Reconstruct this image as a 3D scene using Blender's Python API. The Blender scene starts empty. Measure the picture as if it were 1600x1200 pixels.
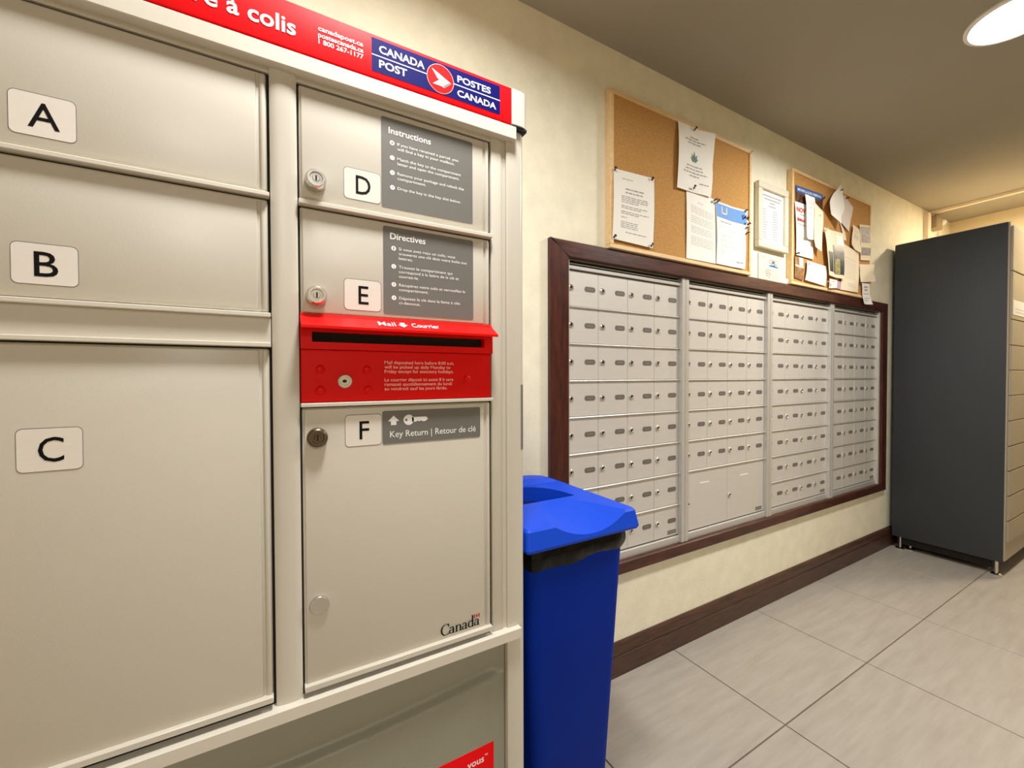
import bpy, bmesh, math, random
from mathutils import Vector, Matrix

scene = bpy.context.scene
col = scene.collection
random.seed(7)

# ------------------------------------------------------------------ camera
CAM_Z = 1.156
F_PX, YAW, PITCH, ROLL = 656.83, 0.521092, 0.0167019, -0.0031017
fwd = Vector((math.sin(YAW), math.cos(YAW), 0)); right = Vector((math.cos(YAW), -math.sin(YAW), 0)); up = Vector((0, 0, 1))
f2 = fwd * math.cos(PITCH) - up * math.sin(PITCH)
u2 = up * math.cos(PITCH) + fwd * math.sin(PITCH)
r3 = right * math.cos(ROLL) + u2 * math.sin(ROLL)
u3 = u2 * math.cos(ROLL) - right * math.sin(ROLL)
cd = bpy.data.cameras.new('camera'); cam = bpy.data.objects.new('camera', cd); col.objects.link(cam)
cd.sensor_width = 36.0; cd.lens = F_PX * 36.0 / 1600.0; cd.clip_start = 0.02
m = Matrix((r3, u3, -f2)).transposed().to_4x4(); m.translation = (0, 0, CAM_Z)
cam.matrix_world = m
scene.camera = cam

# ------------------------------------------------------------------ world, exposure
w = bpy.data.worlds.new('world'); scene.world = w; w.use_nodes = True
w.node_tree.nodes['Background'].inputs[0].default_value = (1.0, 0.9, 0.78, 1)
w.node_tree.nodes['Background'].inputs[1].default_value = 0.0
vs = scene.view_settings
vs.view_transform = 'Standard'; vs.look = 'None'; vs.gamma = 1.0; vs.use_curve_mapping = False
vs.exposure = 0.0
scene.cycles.use_denoising = True
scene.cycles.max_bounces = 8; scene.cycles.diffuse_bounces = 6
scene.cycles.sample_clamp_indirect = 6.0

# room lamps: (x, y, watts, colour); each lamp's light is made with its fixture below
LAMP_R = 0.119
LAMPS = [
    (2.232, 0.400, 29.0, (1.0, 0.978, 0.94), 'round flush ceiling light glowing above the tiled floor before the mailboxes'),
    (0.260, 0.430, 22.5, (1.0, 0.978, 0.94), 'round flush ceiling light right above the parcel locker'),
    (4.250, 0.400, 32.0, (1.0, 0.84, 0.62), 'warm round ceiling light in front of the charcoal locker'),
    (-0.100, -2.060, 36.0, (1.0, 0.978, 0.94), 'round ceiling light behind the viewer, facing the parcel locker'),
    (2.232, -2.060, 3.0, (1.0, 0.978, 0.94), 'unseen round ceiling light added behind the viewer, opposite the mailboxes'),  # unseen lamp, added for its light on the room
]

# ------------------------------------------------------------------ materials
def lin(c):
    return tuple((v / 12.92 if v <= .04045 else ((v + .055) / 1.055) ** 2.4) for v in c)

def S(r, g, b):
    return lin((r / 255.0, g / 255.0, b / 255.0))

MATS = {}
def mat(name, color, rough=.5, metal=0.0, vary=0.0, vscale=8.0, stretch=(1, 1, 1), color2=None, bump=0.0, bscale=200.0,
        emit=None, estr=0.0, spec=0.5, coat=0.0, detail=4.0):
    mt = bpy.data.materials.new(name); mt.use_nodes = True
    nt = mt.node_tree; bs = nt.nodes['Principled BSDF']
    bs.inputs['Base Color'].default_value = (*color, 1)
    bs.inputs['Roughness'].default_value = rough
    bs.inputs['Metallic'].default_value = metal
    bs.inputs['Specular IOR Level'].default_value = spec
    if coat: bs.inputs['Coat Weight'].default_value = coat; bs.inputs['Coat Roughness'].default_value = .15
    tc = mp = None
    def coords():
        nonlocal tc, mp
        if mp is None:
            tc = nt.nodes.new('ShaderNodeNewGeometry')
            mp = nt.nodes.new('ShaderNodeMapping'); mp.inputs['Scale'].default_value = stretch
            nt.links.new(tc.outputs['Position'], mp.inputs['Vector'])
        return mp.outputs['Vector']
    if color2 is not None or vary > 0:
        no = nt.nodes.new('ShaderNodeTexNoise'); no.inputs['Scale'].default_value = vscale; no.inputs['Detail'].default_value = detail
        no.inputs['Roughness'].default_value = .6
        nt.links.new(coords(), no.inputs['Vector'])
        rp = nt.nodes.new('ShaderNodeValToRGB')
        rp.color_ramp.elements[0].position = .32; rp.color_ramp.elements[1].position = .68
        c2 = color2 if color2 is not None else tuple(c * (1 - vary) for c in color)
        rp.color_ramp.elements[0].color = (*c2, 1); rp.color_ramp.elements[1].color = (*color, 1)
        nt.links.new(no.outputs['Fac'], rp.inputs['Fac']); nt.links.new(rp.outputs['Color'], bs.inputs['Base Color'])
    if bump > 0:
        nb = nt.nodes.new('ShaderNodeTexNoise'); nb.inputs['Scale'].default_value = bscale; nb.inputs['Detail'].default_value = 2
        nt.links.new(coords(), nb.inputs['Vector'])
        bp = nt.nodes.new('ShaderNodeBump'); bp.inputs['Strength'].default_value = bump; bp.inputs['Distance'].default_value = .002
        nt.links.new(nb.outputs['Fac'], bp.inputs['Height']); nt.links.new(bp.outputs['Normal'], bs.inputs['Normal'])
    if emit is not None:
        bs.inputs['Emission Color'].default_value = (*emit, 1); bs.inputs['Emission Strength'].default_value = estr
    MATS[name] = mt
    return mt

mat('wall_paint', S(241, 236, 212), .75, vary=.10, vscale=14, bump=.35, bscale=120)
mat('far_wall_paint', S(232, 216, 180), .75, vary=.06, vscale=6, bump=.3, bscale=120)
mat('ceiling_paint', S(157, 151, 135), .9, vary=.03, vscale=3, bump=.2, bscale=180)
mat('tile', S(169, 162, 152), .45, color2=S(157, 149, 138), vscale=5, stretch=(0.9, 7, 1), bump=.03, bscale=60, detail=7)
mat('grout', S(120, 108, 92), .9)
mat('wood', S(88, 42, 30), .32, color2=S(44, 17, 11), vscale=9, stretch=(1.2, 9, 9), bump=.12, bscale=60, detail=6)
mat('wood_upright', S(84, 36, 25), .34, color2=S(48, 17, 11), vscale=9, stretch=(9, 9, 1.2), bump=.12, bscale=60, detail=6)
mat('base_wood', S(84, 56, 44), .4, color2=S(56, 34, 26), vscale=9, stretch=(1.0, 9, 9), bump=.1, bscale=60, detail=6)
mat('aluminium', S(216, 213, 207), .42, .28, vary=.04, vscale=20, stretch=(1, 1, 6))
mat('aluminium_trim', S(206, 204, 200), .36, .45)
mat('lock_metal', S(206, 202, 194), .26, .9)
mat('lock_dark', S(32, 29, 26), .4, .5)
mat('lock_bronze', S(104, 92, 80), .32, .9)
mat('slot_grey', S(104, 99, 93), .55)
mat('slot_print', S(126, 120, 113), .6)
mat('locker_cream', S(206, 201, 189), .33, bump=.04, bscale=420, vary=.02, vscale=3)
mat('locker_beam', S(216, 211, 199), .36, bump=.03, bscale=420)
mat('gap_black', S(24, 20, 16), .8)
mat('panel_grey', S(148, 147, 132), .42, bump=.08, bscale=300)
mat('red', S(228, 4, 4), .4, vary=.05, vscale=6, spec=.2)
mat('banner_red', S(246, 6, 18), .55, spec=.12)
mat('banner_navy', S(6, 6, 98), .55, spec=.10)
mat('white_print', S(244, 244, 244), .7, spec=.15)
mat('pink_print', S(255, 200, 190), .7, spec=.15)
mat('black_print', S(14, 12, 12), .7, spec=.15)
mat('red_print', S(196, 30, 34), .7, spec=.15)
mat('blue_print', S(60, 120, 180), .7, spec=.15)
mat('grey_print', S(164, 162, 160), .7, spec=.15)
mat('pale_print', S(210, 207, 202), .7, spec=.15)
mat('label_grey', S(112, 110, 106), .5)
mat('label_white', S(234, 228, 220), .35, vary=.03, vscale=30, stretch=(1, 1, 20))
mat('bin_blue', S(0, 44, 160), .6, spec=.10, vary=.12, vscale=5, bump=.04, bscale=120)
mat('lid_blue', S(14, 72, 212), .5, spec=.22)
mat('bin_inside', S(6, 24, 90), .6)
mat('bag_black', S(4, 4, 5), .12, bump=.7, bscale=45, stretch=(1, 1, .5), spec=.25)
mat('cork', S(200, 152, 86), .9, color2=S(178, 130, 68), vscale=160, bump=.2, bscale=220, detail=2)
mat('pine', S(236, 206, 158), .55, color2=S(222, 186, 134), vscale=12, stretch=(1, 6, 6), detail=6)
mat('paper', S(242, 240, 232), .8)
mat('paper_pale', S(226, 214, 206), .8)
mat('paper_warm', S(240, 226, 198), .8)
mat('paper_blue', S(94, 148, 214), .6)
mat('flyer_blue', S(40, 96, 168), .5)
mat('flyer_dark', S(30, 26, 28), .5, color2=S(120, 70, 40), vscale=60)
mat('photo_teal', S(60, 78, 74), .35, color2=S(24, 34, 34), vscale=26, stretch=(1, 1, .5))
mat('photo_gold', S(190, 170, 96), .35, color2=S(90, 100, 84), vscale=40)
mat('photo_grey', S(150, 140, 134), .5, color2=S(70, 64, 64), vscale=60)
mat('food_print', S(190, 130, 70), .5, color2=S(70, 56, 40), vscale=50)
mat('purple_card', S(186, 160, 176), .6)
mat('leaf_green', S(70, 110, 86), .6)
mat('frame_white', S(214, 208, 188), .45)
mat('glass_sheet', S(236, 238, 240), .12)
mat('charcoal', S(58, 61, 64), .6, spec=.3, vary=.12, vscale=320, bump=.25, bscale=500, detail=1)
mat('taupe_metal', S(160, 150, 130), .45, bump=.05, bscale=300)
mat('chrome', S(222, 218, 210), .12, 1.0)
mat('pin_dark', S(60, 40, 34), .3)
mat('pin_white', S(232, 230, 224), .3)
mat('pin_navy', S(28, 34, 62), .3)
mat('lamp_rim', S(236, 232, 224), .4)
mat('trim_white', S(226, 212, 188), .5)
mat('box_grey', S(150, 134, 104), .5)
mat('rubber', S(20, 19, 18), .7)

# ------------------------------------------------------------------ mesh helpers
ORIGIN = {}
def worldpos(o):
    return ORIGIN.get(o.name, Vector((0, 0, 0)))

def thing(name, label, cat, loc, group=None):
    o = bpy.data.objects.new(name, None); o.empty_display_size = .05; col.objects.link(o); o.location = loc
    ORIGIN[o.name] = Vector(loc); tag(o, label, cat, group)
    return o

def tag(o, label=None, cat=None, group=None, kind=None):
    if label: o['label'] = label
    if cat: o['category'] = cat
    if group: o['group'] = group
    if kind: o['kind'] = kind
    return o

def link(name, me, parent=None, at=(0, 0, 0)):
    o = bpy.data.objects.new(name, me); col.objects.link(o)
    at = Vector(at); ORIGIN[o.name] = at
    if parent is not None:
        o.parent = parent; o.location = at - worldpos(parent)
    else:
        o.location = at
    return o

class MB:
    def __init__(s): s.v = []; s.f = []
    def add(s, vs_, fs):
        b = len(s.v); s.v += [tuple(p) for p in vs_]; s.f += [tuple(i + b for i in f) for f in fs]; return s
    def box(s, x0, x1, y0, y1, z0, z1):
        return s.add([(x0, y0, z0), (x1, y0, z0), (x1, y1, z0), (x0, y1, z0), (x0, y0, z1), (x1, y0, z1), (x1, y1, z1), (x0, y1, z1)],
                     [(0, 3, 2, 1), (4, 5, 6, 7), (0, 1, 5, 4), (1, 2, 6, 5), (2, 3, 7, 6), (3, 0, 4, 7)])
    def rbox(s, x0, x1, y0, y1, z0, z1, bev=.003, seg=2):
        bm = bmesh.new(); bmesh.ops.create_cube(bm, size=1)
        for v in bm.verts:
            v.co = Vector(((x0 + x1) / 2 + v.co.x * (x1 - x0), (y0 + y1) / 2 + v.co.y * (y1 - y0), (z0 + z1) / 2 + v.co.z * (z1 - z0)))
        bmesh.ops.bevel(bm, geom=bm.edges[:], offset=bev, segments=seg, profile=.5, affect='EDGES')
        bm.verts.index_update(); s.add([v.co[:] for v in bm.verts], [[v.index for v in f.verts] for f in bm.faces]); bm.free(); return s
    def cyl(s, p0, p1, r0, r1=None, n=20, cap0=True, cap1=True):
        r1 = r0 if r1 is None else r1
        p0, p1 = Vector(p0), Vector(p1); d = (p1 - p0).normalized()
        a = d.orthogonal().normalized(); b = d.cross(a)
        vs_ = []
        for p, r in ((p0, r0), (p1, r1)):
            for i in range(n):
                t = 2 * math.pi * i / n; vs_.append(p + (a * math.cos(t) + b * math.sin(t)) * r)
        fs = [(i, (i + 1) % n, n + (i + 1) % n, n + i) for i in range(n)]
        if cap0: fs.append(tuple(reversed(range(n))))
        if cap1: fs.append(tuple(range(n, 2 * n)))
        return s.add(vs_, fs)
    def lathe(s, p, axis, prof, n=24):
        # prof: list of (r, h) along axis from p
        p = Vector(p); d = Vector(axis).normalized(); a = d.orthogonal().normalized(); b = d.cross(a)
        vs_, fs = [], []
        for r, h in prof:
            for i in range(n):
                t = 2 * math.pi * i / n; vs_.append(p + d * h + (a * math.cos(t) + b * math.sin(t)) * r)
        for k in range(len(prof) - 1):
            for i in range(n):
                j = (i + 1) % n; fs.append((k * n + i, k * n + j, (k + 1) * n + j, (k + 1) * n + i))
        fs.append(tuple(reversed(range(n)))); fs.append(tuple(range((len(prof) - 1) * n, len(prof) * n)))
        return s.add(vs_, fs)
    def prism_y(s, pts, y0, y1):
        # pts (x,z) outline counter-clockwise as seen from -y; y0 front
        n = len(pts)
        vs_ = [(x, y0, z) for x, z in pts] + [(x, y1, z) for x, z in pts]
        fs = [tuple(range(n)), tuple(reversed(range(n, 2 * n)))] + [(i, n + i, n + (i + 1) % n, (i + 1) % n) for i in range(n)]
        return s.add(vs_, fs)
    def prism_z(s, pts, z0, z1):
        n = len(pts)
        vs_ = [(x, y, z0) for x, y in pts] + [(x, y, z1) for x, y in pts]
        fs = [tuple(reversed(range(n))), tuple(range(n, 2 * n))] + [(i, (i + 1) % n, n + (i + 1) % n, n + i) for i in range(n)]
        return s.add(vs_, fs)
    def prism_x(s, pts, x0, x1):
        # pts (y,z)
        n = len(pts)
        vs_ = [(x0, y, z) for y, z in pts] + [(x1, y, z) for y, z in pts]
        fs = [tuple(range(n)), tuple(reversed(range(n, 2 * n)))] + [(i, n + i, n + (i + 1) % n, (i + 1) % n) for i in range(n)]
        return s.add(vs_, fs)
    def flat(s, pts, y):
        # flat print polygon facing -y
        n = len(pts); return s.add([(x, y, z) for x, z in pts], [tuple(range(n))])
    def rect(s, x0, x1, z0, z1, y): return s.flat([(x0, z0), (x1, z0), (x1, z1), (x0, z1)], y)
    def mesh(s, name, material, off=(0, 0, 0), smooth=None, fix=True):
        me = bpy.data.meshes.new(name)
        ox, oy, oz = off
        me.from_pydata([(x - ox, y - oy, z - oz) for x, y, z in s.v], [], s.f)
        me.materials.append(MATS[material])
        if fix:
            bm = bmesh.new(); bm.from_mesh(me); bmesh.ops.recalc_face_normals(bm, faces=bm.faces[:]); bm.to_mesh(me); bm.free()
        if smooth is not None:
            for p in me.polygons: p.use_smooth = True
            me.set_sharp_from_angle(angle=math.radians(smooth))
        me.update(); return me
    def build(s, name, material, parent=None, smooth=None, at=None, fix=True):
        if at is None: at = worldpos(parent) if parent is not None else Vector((0, 0, 0))
        return link(name, s.mesh(name, material, at, smooth, fix), parent, at)

def rr(x0, x1, z0, z1, r, n=5):
    # rounded rectangle outline, counter-clockwise seen from -y (x right, z up)
    out = []
    for cx, cz, a0 in ((x1 - r, z1 - r, 0), (x0 + r, z1 - r, 90), (x0 + r, z0 + r, 180), (x1 - r, z0 + r, 270)):
        for i in range(n + 1):
            a = math.radians(a0 + 90 * i / n); out.append((cx + r * math.cos(a), cz + r * math.sin(a)))
    return out

_capH = None
def text_geo(body, bold=0.0):
    cu = bpy.data.curves.new('lettering', 'FONT'); cu.body = body; cu.size = 1; cu.resolution_u = 3; cu.offset = bold; cu.fill_mode = 'FRONT'
    ob = bpy.data.objects.new('lettering', cu); col.objects.link(ob)
    dg = bpy.context.evaluated_depsgraph_get()
    me = bpy.data.meshes.new_from_object(ob.evaluated_get(dg))
    vs_ = [(v.co.x, v.co.y) for v in me.vertices]; fs = [tuple(p.vertices) for p in me.polygons]
    bpy.data.objects.remove(ob); bpy.data.curves.remove(cu); bpy.data.meshes.remove(me)
    return vs_, fs

def text(mb, body, x0, z0, h, y, w=None, bold=0.0, mapf=None, right_at=None):
    """adds one line of lettering, cap height h, baseline z0, from x0, optionally fitted to width w"""
    global _capH
    if _capH is None:
        v, _ = text_geo('H'); _capH = max(p[1] for p in v)
    vs_, fs = text_geo(body, bold)
    k = h / _capH
    xa = min(p[0] for p in vs_); xb = max(p[0] for p in vs_)
    kx = k if w is None else w / (xb - xa)
    if right_at is not None: x0 = right_at - (xb - xa) * kx
    out = [(x0 + (p[0] - xa) * kx, z0 + p[1] * k) for p in vs_]
    if mapf is None: mb.add([(a, y, b) for a, b in out], fs)
    else: mb.add([mapf(a, b) for a, b in out], fs)

# ================================================================== THE SETTING
YW = 1.20            # mailbox wall
XF = 4.77            # far wall
XN, YN = -1.7, -3.2  # walls behind the viewer
ZC = 2.389
def struct(o): o['kind'] = 'structure'; return o
wl = MB()      # the mailbox wall, with the niche that holds the mailbox banks
NX0, NX1, NZ0, NZ1 = .905, 3.476, .440, 1.578
for a in ((XN - .1, NX0, -.1, ZC + .1), (NX1, XF + .1, -.1, ZC + .1), (NX0, NX1, -.1, NZ0), (NX0, NX1, NZ1, ZC + .1)):
    wl.box(a[0], a[1], YW, YW + .06, a[2], a[3])
wl.box(XN - .1, XF + .1, YW + .06, YW + .12, -.1, ZC + .1)
struct(wl.build('wall_left', 'wall_paint'))
struct(MB().box(XF, XF + .12, YN - .1, YW, -.1, ZC + .1).build('wall_back', 'far_wall_paint'))
struct(MB().box(XN - .1, XF + .1, YN - .12, YN, -.1, ZC + .1).build('wall_right', 'far_wall_paint'))
struct(MB().box(XN - .12, XN, YN - .1, YW, -.1, ZC + .1).build('wall_front', 'far_wall_paint'))
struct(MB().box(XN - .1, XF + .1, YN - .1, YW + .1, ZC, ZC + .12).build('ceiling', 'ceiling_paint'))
floor = struct(MB().box(XN - .1, XF + .1, YN - .1, YW + .1, -.12, -.004).build('floor', 'grout'))
T = .603; X0T, Y0T = 1.468, .743
tile_mesh = {}
ix0 = math.floor((XN - X0T) / T); iy0 = math.floor((YN - Y0T) / T)
for i in range(ix0, math.ceil((XF - X0T) / T)):
    for j in range(iy0, math.ceil((YW - Y0T) / T)):
        a0, a1 = max(X0T + i * T + .002, XN), min(X0T + (i + 1) * T - .002, XF)
        b0, b1 = max(Y0T + j * T + .002, YN), min(Y0T + (j + 1) * T - .002, YW)
        if a1 - a0 < .01 or b1 - b0 < .01: continue
        key = (round(a1 - a0, 4), round(b1 - b0, 4))
        if key not in tile_mesh:
            tile_mesh[key] = MB().rbox(0, a1 - a0, 0, b1 - b0, -.004, 0, .0012, 1).mesh('tile', 'tile')
        link('tile', tile_mesh[key], floor, (a0, b0, 0))
# baseboard along the mailbox wall: body, groove, rounded cap
bb = MB()
prof = [(YW, 0), (1.185, 0), (1.185, .078), (1.188, .081), (1.188, .083), (1.184, .086), (1.1845, .108), (1.188, .120), (1.194, .128), (YW, .129)]
bb.prism_x(prof, .40, XF)
struct(bb.build('baseboard_left', 'base_wood'))
struct(MB().prism_x([(YW, 0), (1.185, 0), (1.185, .12), (YW, .129)], XN, -.45).build('baseboard_front', 'base_wood'))
# ceiling track strip and the wall-corner trim by the far end
t1 = MB(); t1.rbox(4.300, 4.332, YN, YW, ZC - .022, ZC, .003)
struct(t1.build('trim_1', 'trim_white'))
struct(MB().rbox(4.205, 4.262, YW - .03, YW, .129, ZC - .03, .004).build('trim_2', 'trim_white'))

# ------------------------------------------------------------------ ceiling lamps
for k, (lx, ly, st, lc, lab) in enumerate(LAMPS):
    mat('lamp_glow_%d' % k, (1, 1, 1), .5, emit=lc, estr=6.0)
    t = thing('ceiling_light', lab, 'ceiling light', (lx, ly, ZC), 'round flush ceiling lights')
    R = LAMP_R
    MB().lathe((lx, ly, ZC), (0, 0, -1), [(R + .012, 0), (R + .012, .006), (R + .008, .010), (R, .010), (R, .004)], 40).build('rim', 'lamp_rim', t, 40)
    MB().lathe((lx, ly, ZC), (0, 0, -1), [(R * .995, .003), (R * .99, .009), (R * .94, .011), (R * .7, .012), (.01, .012)], 40).build('diffuser', 'lamp_glow_%d' % k, t, 40)
    ld = bpy.data.lights.new('lamp_light', 'AREA'); ld.shape = 'DISK'; ld.size = 2 * R * .95; ld.energy = st; ld.color = lc; ld.spread = math.radians(180 if k == 2 else 165)
    lo = bpy.data.objects.new('lamp_light', ld); col.objects.link(lo); lo.parent = t; lo.location = (0, 0, -.014)

# ================================================================== PARCEL LOCKER
LK = thing('parcel_locker', 'cream metal parcel locker with lettered doors and red banner', 'parcel locker', (0.02, .95, 0))
LX0, LX1 = -.4185, .4595
MB().box(LX0 + .006, LX1 - .006, .765, 1.185, .60, 1.73).build('body', 'locker_cream', LK)
MB().box(-.345, .385, .757, .766, .64, 1.66).build('door_shadow_gap', 'gap_black', LK)
# posts
def post(x0, x1, z0, z1, yf=.7475, bev=.006, name='post'):
    MB().rbox(x0, x1, yf, .80, z0, z1, bev, 3).build(name, 'locker_cream', LK, 40)
MB().prism_z([(.0025, .80), (.0025, .750), (.006, .7475), (.013, .7462), (.021, .7458), (.030, .7462), (.037, .7475), (.0398, .750), (.0398, .80)], .640, 1.634).build('centre_post', 'locker_cream', LK, 40)
for sgn, (a, b) in (((1), (.3835, .4075)), ((-1), (-.367, -.343))):
    post(a, b, .64, 1.634, .7490, .0025, 'jamb')
# outer corner posts, rounded outwards
def corner_post(xin, xout):
    sg = 1 if xout > xin else -1
    pts = [(xin, 1.17), (xin, .747), (xin + sg * .003, .7455)]
    r = .014
    for i in range(7):
        a = math.radians(90 * i / 6); pts.append((xout - sg * r + sg * r * math.sin(a), .7455 + r - r * math.cos(a)))
    pts += [(xout, 1.17)]
    if sg < 0: pts = pts[::-1]
    MB().prism_z(pts, 0, 1.66).build('corner_post', 'locker_cream', LK, 35)
corner_post(.4165, LX1); corner_post(-.376, LX0)
for a in (.4078, -.3755):
    MB().box(a, a + .0085, .7515, .78, .64, 1.634).build('post_groove', 'locker_cream', LK)
# grey strip wrapped round the right corner post
sm_pts = [(LX1 - .014 + .0146 * math.sin(math.radians(a)), .7455 + .014 - .0146 * math.cos(math.radians(a))) for a in range(15, 91, 15)] + [(LX1 + .0006, .79), (LX1 - .004, .79), (LX1 - .012, .7520)]
MB().prism_z(sm_pts, 1.005, 1.14).build('side_strip', 'label_grey', LK)

# beams and ledges
MB().rbox(LX0 + .004, LX1 - .017, .7335, .80, .6195, .6405, .0010, 1).build('lower_beam', 'locker_beam', LK)
MB().rbox(LX0 + .004, LX1 - .026, .7335, .80, 1.632, 1.6575, .0010, 1).build('upper_beam', 'locker_beam', LK)
def ledge(x0, x1, z0, z1, y=.7405):
    MB().rbox(x0, x1, y, .775, z0, z1, .0009, 1).build('ledge', 'locker_beam', LK)
ledge(-.343, .0012, 1.4315, 1.4380); ledge(-.343, .0012, 1.2485, 1.2550); ledge(-.343, .0012, 1.2030, 1.2095)
ledge(.0410, .3830, 1.4305, 1.4380); ledge(.0410, .3830, 1.1088, 1.1150)
MB().rbox(-.343, .0012, .7485, .775, 1.2095, 1.2485, .001, 1).build('filler_panel', 'locker_cream', LK)
MB().box(-.345, .385, .752, .78, 1.6235, 1.6325).build('door_head', 'locker_cream', LK)

# doors
def pan_door(x0, x1, z0, z1, letter, lip=False):
    g = .0015
    mb = MB()
    mb.rbox(x0 + g, x1 - g - .0005, .7520, .768, z0 + g, z1 - g, .003, 2)
    mb.rbox(x0 + .0045, x1 - .0155, .7497, .760, z0 + .005, z1 - .004, .0022, 3)
    mb.rbox(x1 - .0115, x1 - .003, .7488, .760, z0 + .003, z1 - .003, .0035, 3)
    if lip: mb.rbox(x0 + .001, x1 - .002, .7415, .768, z0 + .0005, z0 + .0100, .0010, 1)
    d = mb.build('door', 'locker_cream', LK, 40)
    d['label'] = 'cream locker door marked %s' % letter
    return d
doors = {}
for key, xs, zs, lip in (('A', (-.341, .0008), (1.4385, 1.6225), 0), ('B', (-.341, .0008), (1.2555, 1.4310), 0), ('C', (-.341, .0008), (.6520, 1.2025), 1),
                         ('D', (.0412, .3818), (1.4385, 1.6225), 0), ('E', (.0412, .3818), (1.2555, 1.4300), 0), ('F', (.0412, .3818), (.6490, 1.1085), 1)):
    doors[key] = pan_door(xs[0], xs[1], zs[0], zs[1], key, lip)
# locks
def door_lock(door, x, z, proud, r=.0155, dark=False, plain=False):
    mb = MB()
    if plain:
        mb.lathe((x, .7497, z), (0, -1, 0), [(r, 0), (r, .004), (r * .93, .0055), (.001, .0058)], 28)
        mb.build('lock', 'lock_metal', door, 35); return
    mb.lathe((x, .7497, z), (0, -1, 0), [(r, 0), (r, proud * .7), (r * .96, proud * .85), (r * .80, proud), (r * .62, proud), (r * .58, proud - .003), (r * .34, proud - .003), (r * .30, proud - .001), (.001, proud - .001)], 28)
    mb.build('lock', 'lock_bronze' if dark else 'lock_metal', door, 30)
    MB().rect(x - .0012, x + .0012, z - .004, z + .004, .7497 - proud + .0006).build('keyhole', 'lock_dark', door)
door_lock(doors['D'], .0655, 1.4700, .020); door_lock(doors['E'], .0650, 1.2870, .018); door_lock(doors['F'], .0645, 1.0590, .012, dark=True)
door_lock(doors['F'], .0650, .7845, .004, .0150, plain=True)
for k, z in (('A', 1.470), ('B', 1.287), ('C', 1.059)): door_lock(doors[k], -.316, z, .018)
# letter plates: rounded white plates, each on a grey sheet painted as a thin shadow
for key, x0, z0, z1 in (('A', -.2720, 1.4565, 1.5083), ('B', -.2727, 1.2735, 1.3236), ('C', -.2719, 1.0395, 1.0930),
                        ('D', .1094, 1.4560, 1.5068), ('E', .1083, 1.2702, 1.3215), ('F', .1077, 1.0395, 1.0920)):
    x1 = x0 + .0592
    MB().prism_y(rr(x0 - .0007, x1 + .0007, z0 - .0007, z1 + .0010, .0065), .7494, .7500).build('plate_shadow', 'label_grey', LK)
    p = MB().prism_y(rr(x0, x1, z0, z1, .006), .7491, .7500).build('letter_plate', 'label_white', LK)
    lw = {'A': .0285, 'B': .0215, 'C': .0235, 'D': .0240, 'E': .0165, 'F': .0160}[key]
    mb = MB(); text(mb, key, x0 + .0305 - lw / 2, (z0 + z1) / 2 - .0152, .0305, .7488, lw, 0.004)
    mb.build('letter', 'black_print', p, fix=False)

# grey instruction decals
def decal(x0, x1, z0, z1, label):
    p = MB().prism_y(rr(x0, x1, z0, z1, .0035), .7490, .7500).build('instruction_decal', 'label_grey', LK); p['label'] = label
    return p
YD = .7487
def steps(p, x0, x1, ztop, title, items, lead, tw):
    mb = MB(); text(mb, title, x0 + .0125, ztop - .0235, .0105, YD, tw, .018)
    num = MB(); z = ztop - .0415
    for n, lines in enumerate(items):
        cx, cz = x0 + .0185, z + .0022
        mb.flat([(cx + .0042 * math.cos(2 * math.pi * i / 18), cz + .0042 * math.sin(2 * math.pi * i / 18)) for i in range(18)], YD)
        text(num, str(n + 1), cx - .0009, cz - .0021, .0042, YD - .0002, .0018, .01)
        for (ln, wd) in lines:
            text(mb, ln, x0 + .0275, z, .0049, YD, wd, .004); z -= .0083
        z -= lead
    mb.build('lettering', 'white_print', p, fix=False); num.build('numerals', 'label_grey', p, fix=False)
p = decal(.1706, .3432, 1.4530, 1.6090, 'grey decal headed Instructions')
steps(p, .1706, .3432, 1.6060, 'Instructions', [
    [('If you have received a parcel, you', .1155), ('will find a key in your mailbox.', .1080)],
    [('Match the key to the compartment', .1205), ('letter and open the compartment.', .1175)],
    [('Remove your package and relock the', .1265), ('compartment.', .0520)],
    [('Drop the key in the key slot below.', .1205)]], .0092, .0765)
p = decal(.1724, .3436, 1.2670, 1.4205, 'grey decal headed Directives')
steps(p, .1718, .3436, 1.4225, 'Directives', [
    [('Si vous avez reçu un colis, vous', .1070), ('trouverez une clé dans votre boîte aux', .1310), ('lettres.', .0250)],
    [('Trouvez le compartiment qui', .1010), ('correspond à la lettre de la clé et', .1140), ('ouvrez-le.', .0360)],
    [('Récupérez votre colis et verrouillez le', .1270), ('compartiment.', .0540)],
    [('Déposez la clé dans la fente à clés', .1165), ('ci-dessous.', .0385)]], .0068, .0640)
p = decal(.1686, .3574, 1.0387, 1.0970, 'grey key return decal')
mb = MB(); text(mb, 'Key Return | Retour de clé', .1815, 1.0500, .0110, YD, .1660, .004)
mb.build('lettering', 'white_print', p, fix=False); mb = MB()
ax, az = .1880, 1.0790
mb.flat([(ax - .0048, az - .0075), (ax + .0048, az - .0075), (ax + .0048, az - .0005), (ax + .0098, az - .0005), (ax, az + .0095), (ax - .0098, az - .0005), (ax - .0048, az - .0005)], YD)
mb.build('arrow_symbol', 'white_print', p, fix=False); mb = MB()
kx, kz = .2150, 1.0795   # key symbol: bow with hole, blade with teeth
n = 20; ro, ri = .0094, .0023
ring_o = [(kx + ro * math.cos(2 * math.pi * i / n), kz + ro * math.sin(2 * math.pi * i / n)) for i in range(n)]
ring_i = [(kx - .0045 + ri * math.cos(2 * math.pi * i / n), kz + ri * math.sin(2 * math.pi * i / n)) for i in range(n)]
mb.add([(x, YD, z) for x, z in ring_o + ring_i], [(i, (i + 1) % n, n + (i + 1) % n, n + i) for i in range(n)])
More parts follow.
